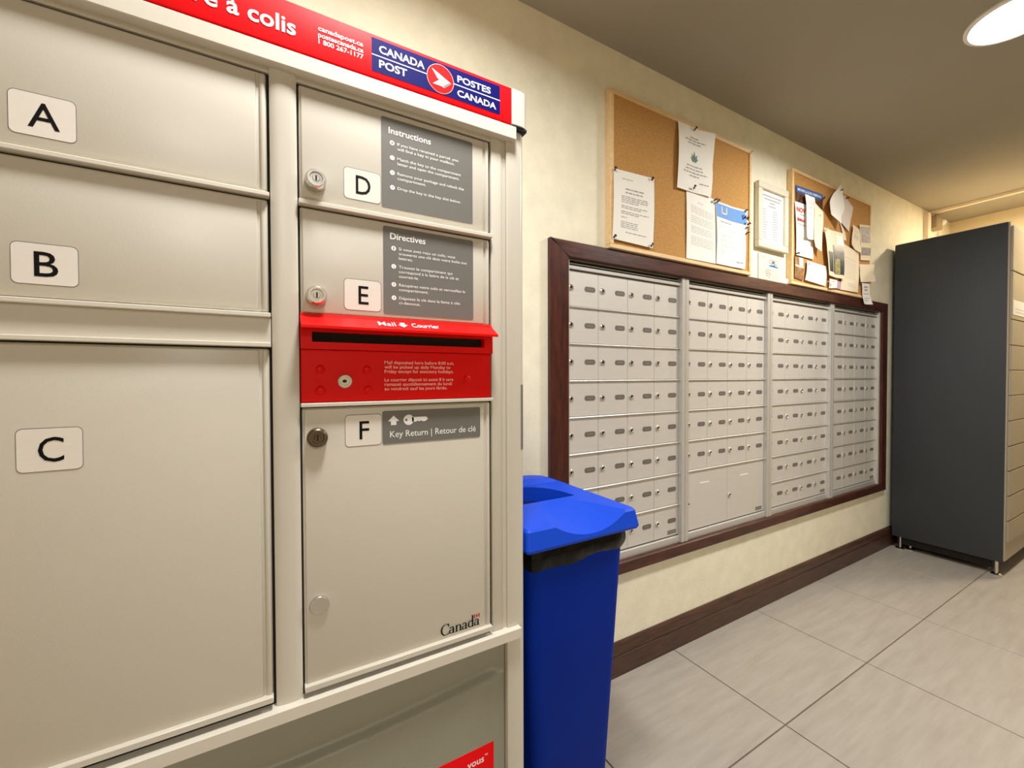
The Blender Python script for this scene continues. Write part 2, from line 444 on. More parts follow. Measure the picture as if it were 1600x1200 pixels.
mb.flat([(kx + .006, kz - .0040), (kx + .014, kz - .0040), (kx + .016, kz - .0020), (kx + .019, kz - .0042), (kx + .0225, kz - .0020), (kx + .0255, kz - .0040), (kx + .0310, kz - .0040),
         (kx + .0360, kz + .0005), (kx + .0320, kz + .0046), (kx + .006, kz + .0046)], YD)
mb.build('key_symbol', 'white_print', p, fix=False)

# national wordmark on door F, drawn with a broad pen so stems are thick and hairlines thin
def pen(mb, path, w_, y, thin=.00035):
    n_ = len(path)
    top = [(x - w_ / 2, y, z) for x, z in path]; bot = [(x + w_ / 2, y, z) for x, z in path]
    for i in range(n_ - 1):
        (xa, za), (xb, zb) = path[i], path[i + 1]
        mb.flat([(xa - w_ / 2, za), (xa + w_ / 2, za), (xb + w_ / 2, zb), (xb - w_ / 2, zb)], y)
        if abs(zb - za) < thin * 3:
            zm = (za + zb) / 2; mb.rect(min(xa, xb) - w_ / 2, max(xa, xb) + w_ / 2, zm - thin, zm + thin, y)
def arc(cx, cz, rx, rz, a0, a1, n_=14):
    return [(cx + rx * math.cos(math.radians(a0 + (a1 - a0) * i / n_)), cz + rz * math.sin(math.radians(a0 + (a1 - a0) * i / n_))) for i in range(n_ + 1)]
wm = MB(); zb = .6660; xh = .0125; W_ = .0030
def pen_a(x):
    pen(wm, [(x + .0085, zb), (x + .0085, zb + xh * .72)] , W_, YD)
    pen(wm, arc(x + .0052, zb + xh * .72, .0034, xh * .26, 0, 165), W_ * .8, YD)
    pen(wm, arc(x + .0045, zb + xh * .28, .0036, xh * .27, 60, 330), W_ * .8, YD)
    pen(wm, [(x + .0085, zb + xh * .58), (x + .0050, zb + xh * .52)], W_ * .7, YD)
    wm.rect(x + .0075, x + .0125, zb - .0002, zb + .0008, YD)
def pen_n(x):
    pen(wm, [(x + .002, zb), (x + .002, zb + xh)], W_, YD); pen(wm, [(x + .0100, zb), (x + .0100, zb + xh * .68)], W_, YD)
    pen(wm, arc(x + .0062, zb + xh * .68, .0040, xh * .30, 0, 160), W_ * .8, YD)
    wm.rect(x - .001, x + .005, zb - .0002, zb + .0008, YD); wm.rect(x + .0072, x + .0132, zb - .0002, zb + .0008, YD); wm.rect(x - .0006, x + .002, zb + xh - .0008, zb + xh, YD)
cxx = .2820
pen(wm, arc(cxx + .0015, zb + .0100, .0088, .0102, 48, 312, 20), W_ * 1.05, YD); wm.rect(cxx + .0060, cxx + .0078, zb + .0145, zb + .0205, YD)
pen_a(.2900); pen_n(.3032); pen_a(.3163)
pen(wm, arc(.3345, zb + xh * .5, .0044, xh * .5, 40, 320), W_, YD); pen(wm, [(.3390, zb), (.3390, zb + .0225)], W_, YD); wm.rect(.3380, .3420, zb - .0002, zb + .0008, YD); wm.rect(.3360, .3395, zb + .0215, zb + .0225, YD)
pen_a(.3422)
wk = wm.build('wordmark', 'black_print', doors['F'], fix=False)
fl = MB(); fl.rect(.3422, .3445, .6815, .6885, YD); fl.rect(.3515, .3540, .6815, .6885, YD)
fl.flat([(.3480, .6818), (.3498, .6845), (.3506, .6855), (.3492, .6862), (.3480, .6886), (.3468, .6862), (.3454, .6855), (.3462, .6845)], YD)
fl.build('flag', 'red_print', doors['F'], fix=False)

# red banner with its printing
BN = MB().rbox(LX0 + .03, .4222, .7335, .79, 1.6600, 1.7310, .0015, 2).build('banner', 'banner_red', LK, 40)
MB().box(LX0 + .02, .4400, .738, .80, 1.6572, 1.6605).build('banner_gap', 'gap_black', LK)
MB().box(LX0 + .01, LX1 - .01, .745, 1.185, 1.725, 1.7305).build('top_cover', 'locker_cream', LK)
def cap(xin, xout):
    sg = 1 if xout > xin else -1
    pts = [(xin, .82), (xin, .7335)]
    r = .020
    for i in range(7):
        a = math.radians(90 * i / 6); pts.append((xout - sg * r + sg * r * math.sin(a), .7340 + r - r * math.cos(a)))
    pts.append((xout, .82))
    if sg < 0: pts = pts[::-1]
    MB().prism_z(pts, 1.6620, 1.7312).build('end_cap', 'locker_beam', LK, 35)
cap(.4226, .4640); cap(LX0 + .0298, LX0 - .005)
MB().rbox(.4240, .4610, .737, .80, 1.6545, 1.6625, .003, 2).build('cap_seal', 'rubber', LK, 40)
YB = .7331
MB().rect(.1524, .3956, 1.6698, 1.7252, YB).build('logo_panel', 'banner_navy', BN, fix=False)
mb = MB(); yb2 = YB - .0003
text(mb, 'CANADA', .1646, 1.7035, .0122, yb2, .0790, .022); text(mb, 'POST', .1644, 1.6790, .0122, yb2, .0475, .022)
text(mb, 'POSTES', .3061, 1.7035, .0112, yb2, .0690, .022); text(mb, 'CANADA', .3059, 1.6775, .0112, yb2, .0810, .022)
mb.rect(.1524, .2500, 1.6962, 1.6979, yb2); mb.rect(.2960, .3956, 1.6962, 1.6979, yb2)
mb.build('logo_lettering', 'white_print', BN, fix=False); mb = MB()
text(mb, 'canadapost.ca', .0708, 1.7030, .0072, yb2, .0680, .018); text(mb, 'postescanada.ca', .0708, 1.6928, .0072, yb2, .0682, .018); text(mb, '1 800 267-1177', .0712, 1.6827, .0072, yb2, .0678, .018)
mb.build('contact_lettering', 'white_print', BN, fix=False); mb = MB()
text(mb, 're à colis', 0, 1.6815, .0235, yb2, .128, .020, right_at=.0395)
mb.build('lettering', 'white_print', BN, fix=False)
cx, cz, cr = .2731, 1.6966, .0248
ci = MB()
n = 40; MBc = [(cx + (cr + .0010) * math.cos(2 * math.pi * i / n), cz + (cr + .0010) * math.sin(2 * math.pi * i / n)) for i in range(n)]
MB().flat(MBc, yb2 - .0002).build('emblem_ring', 'pink_print', BN, fix=False)
ci.flat([(cx + cr * math.cos(2 * math.pi * i / n), cz + cr * math.sin(2 * math.pi * i / n)) for i in range(n)], yb2 - .0004).build('emblem_disc', 'banner_red', BN, fix=False)
wg = MB(); ye = yb2 - .0006
wg.flat([(cx - .0165, cz + .0145), (cx - .0055, cz - .0010), (cx + .0060, cz - .0015), (cx + .0205, cz - .0020)], ye)
for i in range(4):
    o_ = i * .0027
    wg.flat([(cx - .0050 - i * .0032, cz - .0022 - o_ - .0019), (cx + .0185 - i * .0030, cz - .0026 - o_ - .0019), (cx + .0200 - i * .0030, cz - .0026 - o_), (cx - .0050 - i * .0032 + .0022, cz - .0022 - o_)], ye)
wg.flat([(cx + .0085, cz - .0135), (cx + .0205, cz - .0022), (cx + .0160, cz - .0022), (cx + .0030, cz - .0135)], ye)
wg.build('emblem_wing', 'white_print', BN, fix=False)

# red mail slot unit
MSL = MB()
MSL.rbox(.0415, .3815, .7500, .78, 1.1155, 1.2020, .0012, 1)
MS = MSL.build('mail_slot', 'red', LK, 40); MS['label'] = 'red mail deposit slot between doors E and F'
ch = MB()   # upper chute face with a long rounded slot: built as a frame round the slot
zx0, zx1, sz0, sz1 = .0415, .3822, 1.2135, 1.2300
for a in ((zx0, zx1, 1.2020, sz0), (zx0, zx1, sz1, 1.2540), (zx0, .0580, sz0, sz1), (.3640, zx1, sz0, sz1)):
    ch.box(a[0], a[1], .7425, .770, a[2], a[3])
ch.build('chute_face', 'red', MS)
MB().box(.055, .367, .7660, .7700, 1.2100, 1.2340).build('slot_opening', 'gap_black', MS)
MB().box(.055, .367, .7450, .7670, 1.2095, 1.2128).build('slot_lip', 'red', MS)
hd = MB()
hd.prism_x([(.7450, 1.2560), (.7145, 1.2372), (.7145, 1.2330), (.7160, 1.2330), (.7450, 1.2505)], .0415, .3800)
hd.prism_x([(.7500, 1.2600), (.7440, 1.2560), (.7440, 1.2500), (.7500, 1.2500)], .0420, .3815)
hood = hd.build('hood', 'red', MS)
def hoodmap(a, b):      # b runs 0..1 up the hood slope
    return (a, .7142 + (.7450 - .7142) * b - .0004, 1.2374 + (1.2560 - 1.2374) * b + .0005)
mb = MB(); text(mb, 'Mail', .1585, .30, .42, 0, .0290, .002, mapf=hoodmap); text(mb, 'Courrier', .2160, .30, .42, 0, .0500, .002, mapf=hoodmap)
mb.build('lettering', 'white_print', hood, fix=False); mb = MB()
a_ = .2005
mb.add([hoodmap(*q) for q in [(a_ - .0040, .72), (a_ - .0040, .50), (a_ - .0085, .50), (a_, .22), (a_ + .0085, .50), (a_ + .0040, .50), (a_ + .0040, .72)]], [(0, 1, 2, 3, 4, 5, 6)])
mb.build('arrow_symbol', 'white_print', hood, fix=False)
mb = MB(); ym = .7495
zl = 1.1795
for it in [('Mail deposited here before 8:00 a.m.', .1300), ('will be picked up daily Monday to', .1225), ('Friday except for statutory holidays.', .1288), None,
           ('Le courrier déposé ici avant 8 h sera', .1282), ('ramassé quotidiennement du lundi', .1255), ('au vendredi sauf les jours fériés.', .1160)]:
    if it: text(mb, it[0], .1730, zl, .0055, ym, it[1], .008)
    zl -= .0079 if it else .0068
mb.build('lettering', 'pink_print', MS, fix=False)
MB().lathe((.1079, .7500, 1.1500), (0, -1, 0), [(.0118, 0), (.0118, .003), (.0100, .0050), (.0075, .0050), (.0070, .0038), (.001, .0038)], 28).build('lock', 'lock_metal', MS, 30)
mk = MB(); mk.flat([(.1079 + .0036 * math.cos(i * math.pi / 8) - .001, 1.1500 + .0026 * math.sin(i * math.pi / 8)) for i in range(16)], .7459).build('keyhole', 'lock_dark', MS, fix=False)
rv = MB().lathe((0, 0, 0), (0, -1, 0), [(.0075, 0), (.0066, .002), (.0040, .0034), (.001, .0040)], 18).mesh('rivet', 'red', smooth=60)
for x, z in ((.0699, 1.1690), (.1439, 1.1690), (.0702, 1.1350), (.1450, 1.1345), (.3297, 1.1526)): link('rivet', rv, MS, (x, .7500, z))

# moulded lower panel, legs and sticker
gx, gz = 60, 150; lp = MB(); vs_ = []
for j in range(gz + 1):
    z = .06 + (.6195 - .06) * j / gz
    for i in range(gx + 1):
        x = -.372 + (.4145 + .372) * i / gx
        az_ = .5300 + .155 * (x - .02) ** 2
        s_ = max(0, min(1, (az_ - z) / .016)); s_ = s_ * s_ * (3 - 2 * s_)
        q_ = max(0, min(1, (z - az_) / .10))
        edge = min(1, min(x + .372, .4145 - x) / .018)
        vs_.append((x, .7590 + .016 * (1 - s_) * edge * (1 - .55 * q_) - .0035 * edge * math.exp(-((z - az_ + .010) / .006) ** 2), z))
lp.add(vs_, [(j * (gx + 1) + i, j * (gx + 1) + i + 1, (j + 1) * (gx + 1) + i + 1, (j + 1) * (gx + 1) + i) for j in range(gz) for i in range(gx)])
lp.build('lower_panel', 'panel_grey', LK, 50, fix=False)
MB().box(-.37, .413, .790, 1.18, .05, .60).build('pedestal', 'panel_grey', LK)
MB().rbox(-.41, .45, .770, 1.17, 0, .06, .004).build('plinth', 'panel_grey', LK)
st = MB().prism_y(rr(.10, .3893, .340, .4082, .0012), .7584, .7590).build('sticker', 'banner_red', LK)
mb = MB(); text(mb, 'vous', .3305, .3765, .0135, .7581, .0365, .016); text(mb, '™', .3685, .3840, .0060, .7581, .0068)
mb.build('lettering', 'white_print', st, fix=False)

# ================================================================== MAILBOX BANKS AND THEIR WOODEN SURROUND
FR = thing('mailbox_surround', 'dark stained wooden frame round the aluminium mailbox banks', 'wooden frame', (2.19, 1.19, .395))
FX0, FX1, FZ0, FZ1 = .831, 3.552, .395, 1.633
IX0, IX1, IZ0, IZ1 = .911, 3.473, .443, 1.575
def rail_prof(mb, a, b, c, d):   # quad outline (x,z)x4, mitred member with eased front edges
    e = .004
    cx_ = sum(p[0] for p in (a, b, c, d)) / 4
    outer = [a, b, c, d]
    mb.add([(p[0], 1.1985, p[1]) for p in outer] + [(p[0], 1.180 + e, p[1]) for p in outer], [(0, 1, 5, 4), (1, 2, 6, 5), (2, 3, 7, 6), (3, 0, 4, 7), (3, 2, 1, 0)])
    # eased front: shrink perpendicular to the long edges
    la = (Vector((b[0] - a[0], b[1] - a[1]))).normalized(); nrm = Vector((-la.y, la.x))
    wide = (Vector((d[0] - a[0], d[1] - a[1]))).dot(nrm); sg = 1 if wide > 0 else -1
    fr = [(a[0] + nrm.x * e * sg, a[1] + nrm.y * e * sg), (b[0] + nrm.x * e * sg, b[1] + nrm.y * e * sg), (c[0] - nrm.x * e * sg, c[1] - nrm.y * e * sg), (d[0] - nrm.x * e * sg, d[1] - nrm.y * e * sg)]
    k = len(mb.v)
    mb.add([(p[0], 1.180 + e, p[1]) for p in outer] + [(p[0], 1.180, p[1]) for p in fr], [(0, 1, 5, 4), (1, 2, 6, 5), (2, 3, 7, 6), (3, 0, 4, 7), (4, 5, 6, 7)])
o1, o2, o3, o4 = (FX0, FZ0), (FX1, FZ0), (FX1, FZ1), (FX0, FZ1); i1, i2, i3, i4 = (IX0, IZ0), (IX1, IZ0), (IX1, IZ1), (IX0, IZ1)
mb = MB(); rail_prof(mb, o4, o3, i3, i4); mb.build('top_rail', 'wood', FR)
mb = MB(); rail_prof(mb, o1, o2, i2, i1); mb.build('bottom_rail', 'wood', FR)
mb = MB(); rail_prof(mb, o1, o4, i4, i1); mb.build('stile', 'wood_upright', FR)
mb = MB(); rail_prof(mb, o2, o3, i3, i2); mb.build('stile', 'wood_upright', FR)

MP = .6437; MX = .897; YDR = 1.207 - .012; NROW = 8
ZT, ZB = 1.542, .472; RH = (ZT - ZB) / NROW
# the wall holds a recess for the banks: doors sit just behind the frame front
YDOOR = 1.209; YFL = 1.201
dw = (MP - .044) / 4
gdoor = .0009
small_door = MB().rbox(gdoor, dw - gdoor, 0, .005, .0045, RH - .0035, .0008, 1).mesh('door', 'aluminium')
big_door = MB().rbox(gdoor, 2 * dw - gdoor, 0, .005, .0045, 2 * RH - .0035, .0008, 1).mesh('door', 'aluminium')
lockm = MB().lathe((0, 0, 0), (0, -1, 0), [(.0112, 0), (.0108, .003), (.0085, .0052), (.0060, .0052), (.0052, .0040), (.001, .0040)], 18).mesh('lock', 'lock_metal', smooth=30)
keym = MB().flat([(.0045 * math.cos(i * math.pi / 6), .0045 * math.sin(i * math.pi / 6)) for i in range(12)], -.0044).mesh('keyhole', 'lock_dark', fix=False)
slotm = MB().prism_y(rr(-.0255, .0255, -.0095, .0095, .0088, 4), -.0008, 0).mesh('number_slot', 'slot_grey')
printm = MB(); 
for q in (-.010, 0, .010): printm.rect(q - .0030, q + .0030, -.0035, .0035, -.0011)
printm = printm.mesh('number_slot_print', 'slot_print', fix=False)
railm = MB()
pr = []
for i in range(7):
    a = math.radians(-90 + 180 * i / 6); pr.append((-.0065 * math.cos(a), .0034 * math.sin(a)))
railm.prism_x([(.004, -.0034)] + pr + [(.004, .0034)], 0, MP - .044)
railm = railm.mesh('rail', 'aluminium_trim', smooth=40)
bank_lab = ['aluminium mailbox bank partly behind the blue bin, nearest the parcel locker', 'aluminium mailbox bank with two large doors at its bottom',
            'third aluminium mailbox bank from the left, below the crowded cork board', 'shaded aluminium mailbox bank nearest the charcoal locker']
for mi in range(4):
    x0 = MX + MP * mi; x1 = x0 + MP
    bk = thing('mailbox_bank', bank_lab[mi], 'mailbox bank', (x0 + MP / 2, 1.2, ZB), 'aluminium mailbox banks')
    MB().box(max(x0 + .004, .914), x1 - .004, YDOOR + .004, 1.255, ZB - .02, ZT + .02).build('back_box', 'gap_black', bk)
    e = .0012
    top = MB(); top.rbox(max(x0 + e, .912), x1 - e, YFL, 1.22, ZT, ZT + .0125, .0012, 1); top.build('frame_rail', 'aluminium_trim', bk)
    MB().rbox(max(x0 + e, .912), x1 - e, 1.2015, 1.22, ZT + .0185, ZT + .0215, .0006, 1).build('head_strip', 'aluminium_trim', bk)
    MB().box(max(x0 + e, .912), x1 - e, 1.2175, 1.225, ZT + .012, ZT + .033).build('head_shade', 'gap_black', bk)  # black strip painting in the shade under the top wooden rail
    MB().rbox(max(x0 + e, .912), x1 - e, YFL, 1.22, ZB - .0285, ZB, .0012, 1).build('frame_rail', 'aluminium_trim', bk)
    for a, b in ((x0 + e, x0 + .022), (x1 - .022, x1 - e)):
        s = MB(); s.rbox(max(a, .912), b, 1.191, 1.22, ZB - .0285, ZT + .0325, .0015, 2); s.build('frame_stile', 'aluminium_trim', bk)
    nsm = 8 if mi != 1 else 6
    for r in range(nsm):
        for c in range(4):
            zb_ = ZT - RH * (r + 1); xa = x0 + .022 + dw * c
            d = link('door', small_door, bk, (xa, YDOOR, zb_))
            lz = zb_ + RH * .52
            link('lock', lockm, d, (xa + .0195, YDOOR, lz)); 
            k_ = link('keyhole', keym, d, (xa + .0195, YDOOR, lz))
            link('number_slot', slotm, d, (xa + .1085, YDOOR, lz)); link('number_print', printm, d, (xa + .1085, YDOOR, lz))
    if mi == 1:
        for c in range(2):
            xa = x0 + .022 + 2 * dw * c
            d = link('door', big_door, bk, (xa, YDOOR, ZB))
            d['label'] = 'large parcel compartment door'
            link('lock', lockm, d, (xa + .017, YDOOR, ZB + RH * .92)); link('keyhole', keym, d, (xa + .017, YDOOR, ZB + RH * .92))
            s = MB(); s.rect(xa + .10, xa + .165, ZB + 1.52 * RH, ZB + 1.52 * RH + .006, YDOOR - .0004); s.build('tape_residue', 'paper', d, fix=False)
    for r in range(1, nsm + 1):
        if r == 8: continue
        link('rail', railm, bk, (x0 + .022, YDOOR, ZT - RH * r))
    MB().rect(x1 - .022 - .068, x1 - .022 - .014, ZB + .012, ZB + .030, YDOOR - .0004).build('maker_label', 'slot_print', bk, fix=False)

# ================================================================== CORK BOARDS
def cork_board(x0, x1, z0, z1, label, yf=1.170):
    b = thing('cork_board', label, 'cork board', ((x0 + x1) / 2, 1.185, z0), 'cork boards')
    fw = .016
    MB().box(x0 + fw, x1 - fw, yf + .006, 1.1985, z0 + fw, z1 - fw).build('cork', 'cork', b)
    for a in ((x0, x1, z0, z0 + fw), (x0, x1, z1 - fw, z1), (x0, x0 + fw, z0 + fw, z1 - fw), (x1 - fw, x1, z0 + fw, z1 - fw)):
        MB().rbox(a[0], a[1], yf, 1.1985, a[2], a[3], .0015, 1).build('frame_strip', 'pine', b)
    return b
cork_board(1.094, 1.981, 1.6335, 2.219, 'sparsely used cork board above the left mailbox banks')
cork_board(2.340, 3.262, 1.6335, 2.229, 'crowded cork board covered in flyers above the right mailbox banks')

# papers ------------------------------------------------------------
class Sheet:
    def __init__(s, q, y, curl=.004, lift=(0, 0, 0, 0)):
        s.q = q; s.y = y; s.curl = curl; s.lift = lift
    def p(s, u, v, off=0.0):     # u right 0..1, v down 0..1
        (tl, tr, br, bl) = s.q
        x = (1 - v) * ((1 - u) * tl[0] + u * tr[0]) + v * ((1 - u) * bl[0] + u * br[0])
        z = (1 - v) * ((1 - u) * tl[1] + u * tr[1]) + v * ((1 - u) * bl[1] + u * br[1])
        l = s.lift
        lf = (1 - v) * ((1 - u) * l[0] + u * l[1]) + v * ((1 - u) * l[3] + u * l[2])
        y = s.y - s.curl * math.sin(math.pi * v) * (.35 + .65 * abs(2 * u - 1)) - lf * (abs(2 * u - 1) * abs(2 * v - 1)) ** 1.0 - off
        return (x, y, z)
    def build(s, name, material, label, cat, group, nu=8, nv=8):
        mb = MB(); vs_ = [s.p(i / nu, j / nv) for j in range(nv + 1) for i in range(nu + 1)]
        N = len(vs_); vb = [(x, y + .0005, z) for x, y, z in vs_]
        fs = []; W1 = nu + 1
        for j in range(nv):
            for i in range(nu):
                a = j * W1 + i; fs.append((a, a + W1, a + W1 + 1, a + 1)); fs.append((N + a, N + a + 1, N + a + W1 + 1, N + a + W1))
        ring = [i for i in range(W1)] + [j * W1 + nu for j in range(1, nv + 1)] + [nv * W1 + i for i in range(nu - 1, -1, -1)] + [j * W1 for j in range(nv - 1, 0, -1)]
        for k in range(len(ring)):
            a, b = ring[k], ring[(k + 1) % len(ring)]; fs.append((a, b, N + b, N + a))
        mb.add(vs_ + vb, fs)
        c = s.p(.5, 1); o = mb.build(name, material, None, 60, at=(c[0], c[1], c[2])); tag(o, label, cat, group); s.o = o
        return o
    def patch(s, name, material, u0, u1, v0, v1, off=.0006, n_=6):
        mb = MB(); vs_ = [s.p(u0 + (u1 - u0) * i / n_, v0 + (v1 - v0) * j / n_, off) for j in range(n_ + 1) for i in range(n_ + 1)]
        mb.add(vs_, [(j * (n_ + 1) + i, (j + 1) * (n_ + 1) + i, (j + 1) * (n_ + 1) + i + 1, j * (n_ + 1) + i + 1) for j in range(n_) for i in range(n_)])
        return mb.build(name, material, s.o, at=ORIGIN[s.o.name], fix=False)
    def lines(s, material, rows, off=.0004, name='printed_lines'):
        # rows: (u0,u1,v,thickness) ; each line broken into word-like dashes
        mb = MB(); rnd = random.Random(len(rows) + int(s.q[0][0] * 1000))
        for u0, u1, v, t in rows:
            u = u0
            while u < u1 - .01:
                e_ = min(u1, u + rnd.uniform(.05, .13))
                mb.add([s.p(u, v, off), s.p(u, v + t, off), s.p(e_, v + t, off), s.p(e_, v, off)], [(0, 1, 2, 3)])
                u = e_ + .018
        return tag(mb.build(name, material, s.o, at=ORIGIN[s.o.name], fix=False), kind='stuff')
    def word(s, material, body, u0, v0, h, wdt, bold=.01, off=.0010):
        mb = MB(); text(mb, body, u0, 0, h, 0, wdt, bold, mapf=lambda a, b: s.p(a, v0 - b, off))
        return mb.build('lettering', material, s.o, at=ORIGIN[s.o.name], fix=False)

G1 = 'notices on the left cork board'; G2 = 'flyers and cards on the right cork board'
p1 = Sheet([(1.106, 1.925), (1.319, 1.936), (1.313, 1.662), (1.100, 1.666)], 1.1680, .004)
p1.build('notice', 'paper', 'typed white notice at the lower left corner of the left cork board', 'notice', G1)
p1.lines('grey_print', [(.20, .46, .11, .010), (.28, .74, .245, .018), (.28, .70, .295, .018)] + [(.18, .84, .36 + .026 * i, .011) for i in range(3)] + [(.18, .6, .44, .011), (.18, .84, .495, .011), (.18, .66, .521, .011), (.18, .86, .575, .011), (.18, .64, .601, .011), (.18, .32, .655, .011)] + [(.18, .6, .72 + .026 * i, .010) for i in range(4)] + [(.3, .82, .86, .012)])
p2 = Sheet([(1.460, 2.203), (1.677, 2.203), (1.670, 1.936), (1.450, 1.930)], 1.1690, .008, (0, .02, .004, .004))
p2.build('notice', 'paper', 'white notice with a green leaf picture, pinned above two letters', 'notice', G1)
p2.lines('grey_print', [(.34, .58, .16, .02), (.2, .78, .205, .018), (.28, .66, .25, .018), (.24, .7, .60, .018), (.22, .74, .65, .018), (.16, .84, .70, .018), (.34, .62, .75, .018), (.64, .90, .84, .018)])
lf = MB()
for a, L in ((90, .135), (58, .11), (122, .11), (28, .085), (152, .085), (5, .05), (175, .05)):
    ca, sa = math.cos(math.radians(a)), math.sin(math.radians(a)); wd = .018
    pts = [(0, 0), (L * .5 * ca - wd * sa, L * .5 * sa + wd * ca), (L * ca, L * sa), (L * .5 * ca + wd * sa, L * .5 * sa - wd * ca)]
    lf.add([p2.p(.47 + q[0] * 1.5, .525 - q[1] * 1.15, .0010) for q in pts], [(0, 3, 2, 1)])
lf.build('leaf_print', 'leaf_green', p2.o, at=ORIGIN[p2.o.name], fix=False)
p3 = Sheet([(1.516, 1.962), (1.722, 1.932), (1.721, 1.655), (1.519, 1.653)], 1.1730, .003)
p3.build('letter', 'paper', 'densely typed white letter hanging below the leaf notice', 'letter', G1)
p3.lines('pale_print', [(.36, .52, .17, .016)] + [(.14, .86, .25 + .028 * i, .012) for i in range(20) if i not in (4, 9, 14)])
p4 = Sheet([(1.708, 1.930), (1.930, 1.925), (1.922, 1.655), (1.717, 1.655)], 1.1700, .006, (0, .012, .006, 0))
p4.build('letter', 'paper', 'white letter with a blue header beside the densely typed letter', 'letter', G1)
p4.patch('blue_header', 'paper_blue', .01, .98, .03, .25)
p4.lines('pale_print', [(.12, .26, .38, .012), (.36, .84, .43, .010), (.14, .86, .50, .010), (.14, .5, .53, .012), (.14, .6, .60, .014), (.14, .84, .65, .010), (.14, .84, .69, .010), (.14, .45, .77, .010), (.14, .25, .81, .010)])
p4.lines('grey_print', [(.12, .5, .30, .016), (.70, .92, .90, .022)])
u_ = MB()
for a in ([(.16, .07), (.20, .07), (.20, .155), (.16, .155)], [(.32, .06), (.36, .06), (.36, .155), (.32, .155)], [(.16, .155), (.36, .155), (.33, .185), (.19, .185)]):
    u_.add([p4.p(q[0], q[1], .0012) for q in a], [(0, 3, 2, 1)])
u_.build('header_mark', 'pale_print', p4.o, at=ORIGIN[p4.o.name], fix=False)

# framed notice and card between the boards
fn = thing('framed_notice', 'typed notice in a white frame between the two cork boards', 'framed notice', (2.19, 1.19, 1.786))
fa, fb, fc, fd_ = 2.052, 2.320, 1.786, 2.105
for a in ((fa, fb, fd_ - .033, fd_), (fa, fb, fc, fc + .033), (fa, fa + .034, fc + .033, fd_ - .033), (fb - .034, fb, fc + .033, fd_ - .033)):
    MB().rbox(a[0], a[1], 1.176, 1.1985, a[2], a[3], .004, 2).build('frame_strip', 'frame_white', fn, 40)
sh = MB().box(fa + .030, fb - .030, 1.188, 1.1985, fc + .030, fd_ - .030).build('notice_sheet', 'paper', fn)
mb = MB(); rnd = random.Random(3)
for i in range(4):
    ww = (.17, .14, .05, .07)[i]; mb.rect(2.186 - ww / 2, 2.186 + ww / 2, 2.046 - i * .016, 2.052 - i * .016, 1.1874)
for i in range(12):
    z = 1.978 - i * .0125; ww = rnd.uniform(.030, .048)
    mb.rect(2.098, 2.098 + ww, z, z + .004, 1.1874); ww = rnd.uniform(.040, .055); mb.rect(2.190, 2.190 + ww, z, z + .004, 1.1874)
tag(mb.build('printed_lines', 'grey_print', sh, fix=False), kind='stuff')
cdp = Sheet([(2.086, 1.768), (2.298, 1.763), (2.296, 1.6345), (2.088, 1.6345)], 1.1965, .0)
cdp.build('contact_card', 'paper_warm', 'cream contact card with blue logo standing under the framed notice', 'card', None)
cdp.word('grey_print', 'CMG', .44, .34, .19, .34, .004)
sw = MB()
for i in range(6):
    u0 = .42 + .40 * i / 6
    h0 = .05 + .06 * math.sin(math.pi * i / 5) * (1 if i % 2 else .6)
    sw.add([cdp.p(u0, .44, .001), cdp.p(u0 + .40 / 6, .44, .001), cdp.p(u0 + .40 / 6, .44 - h0, .001), cdp.p(u0, .44 - h0 * .7, .001)], [(0, 1, 2, 3)])
sw.build('logo_swash', 'blue_print', cdp.o, at=ORIGIN[cdp.o.name], fix=False)
cdp.lines('red_print', [(.30, .52, .58, .02), (.28, .50, .66, .02), (.28, .52, .72, .02), (.32, .48, .80, .02), (.40, .48, .87, .02)])
cdp.lines('grey_print', [(.10, .30, .12, .016), (.10, .30, .17, .016), (.56, .80, .60, .02), (.12, .28, .72, .02), (.56, .82, .76, .02), (.56, .82, .87, .02)], name='printed_text')
tr_ = Sheet([(2.300, 1.6545), (2.345, 1.6650), (2.336, 1.6345), (2.285, 1.6345)], 1.1905, .002)
tr_.build('paper_scrap', 'paper', 'small folded white scrap beside the cream contact card', 'paper scrap', None)

def sheet2(name, q, y, material, label, cat, curl=.004, lift=(0, 0, 0, 0)):
    s = Sheet(q, y, curl, lift); s.build(name, material, label, cat, G2); return s
s = sheet2('flyer', [(2.377, 2.149), (2.656, 2.159), (2.657, 2.075), (2.378, 2.066)], 1.1735, 'flyer_dark', 'blue headed moving and junk removal flyer at the top left of the crowded board', 'flyer', .002)
s.patch('blue_header', 'flyer_blue', 0, 1, 0, .42); s.word('white_print', 'MOVING & JUNK REMOVAL', .06, .30, .16, .88, .012)
s = sheet2('flyer', [(2.361, 2.061), (2.500, 2.065), (2.554, 1.787), (2.378, 1.787)], 1.1690, 'paper', 'white flyer with red NOV lettering at the left edge of the crowded board', 'flyer', .004)
s.word('red_print', 'NOV', .08, .18, .085, .62, .03); s.lines('red_print', [(.1, .62, .30, .05)], name='printed_heading'); s.lines('grey_print', [(.30, .62, .21, .025), (.08, .22, .28, .09), (.1, .62, .40, .02)]); s.lines('pale_print', [(.1, .9, .72 + .05 * i, .02) for i in range(4)], name='printed_text')
s = sheet2('folded_leaflet', [(2.443, 2.112), (2.542, 2.112), (2.519, 1.880), (2.440, 1.884)], 1.1600, 'paper', 'narrow white leaflet hanging over the NOV flyer', 'leaflet', .008, (0, 0, .01, .012))
s.lines('pale_print', [(.3, .8, .12, .02), (.3, .9, .17, .02), (.4, .7, .25, .05), (.4, .7, .40, .05)])
s = sheet2('folded_leaflet', [(2.525, 2.088), (2.625, 2.052), (2.587, 1.828), (2.508, 1.871)], 1.1560, 'paper_warm', 'narrow slanted cream leaflet beside the white one', 'leaflet', .006, (0, 0, .012, .012))
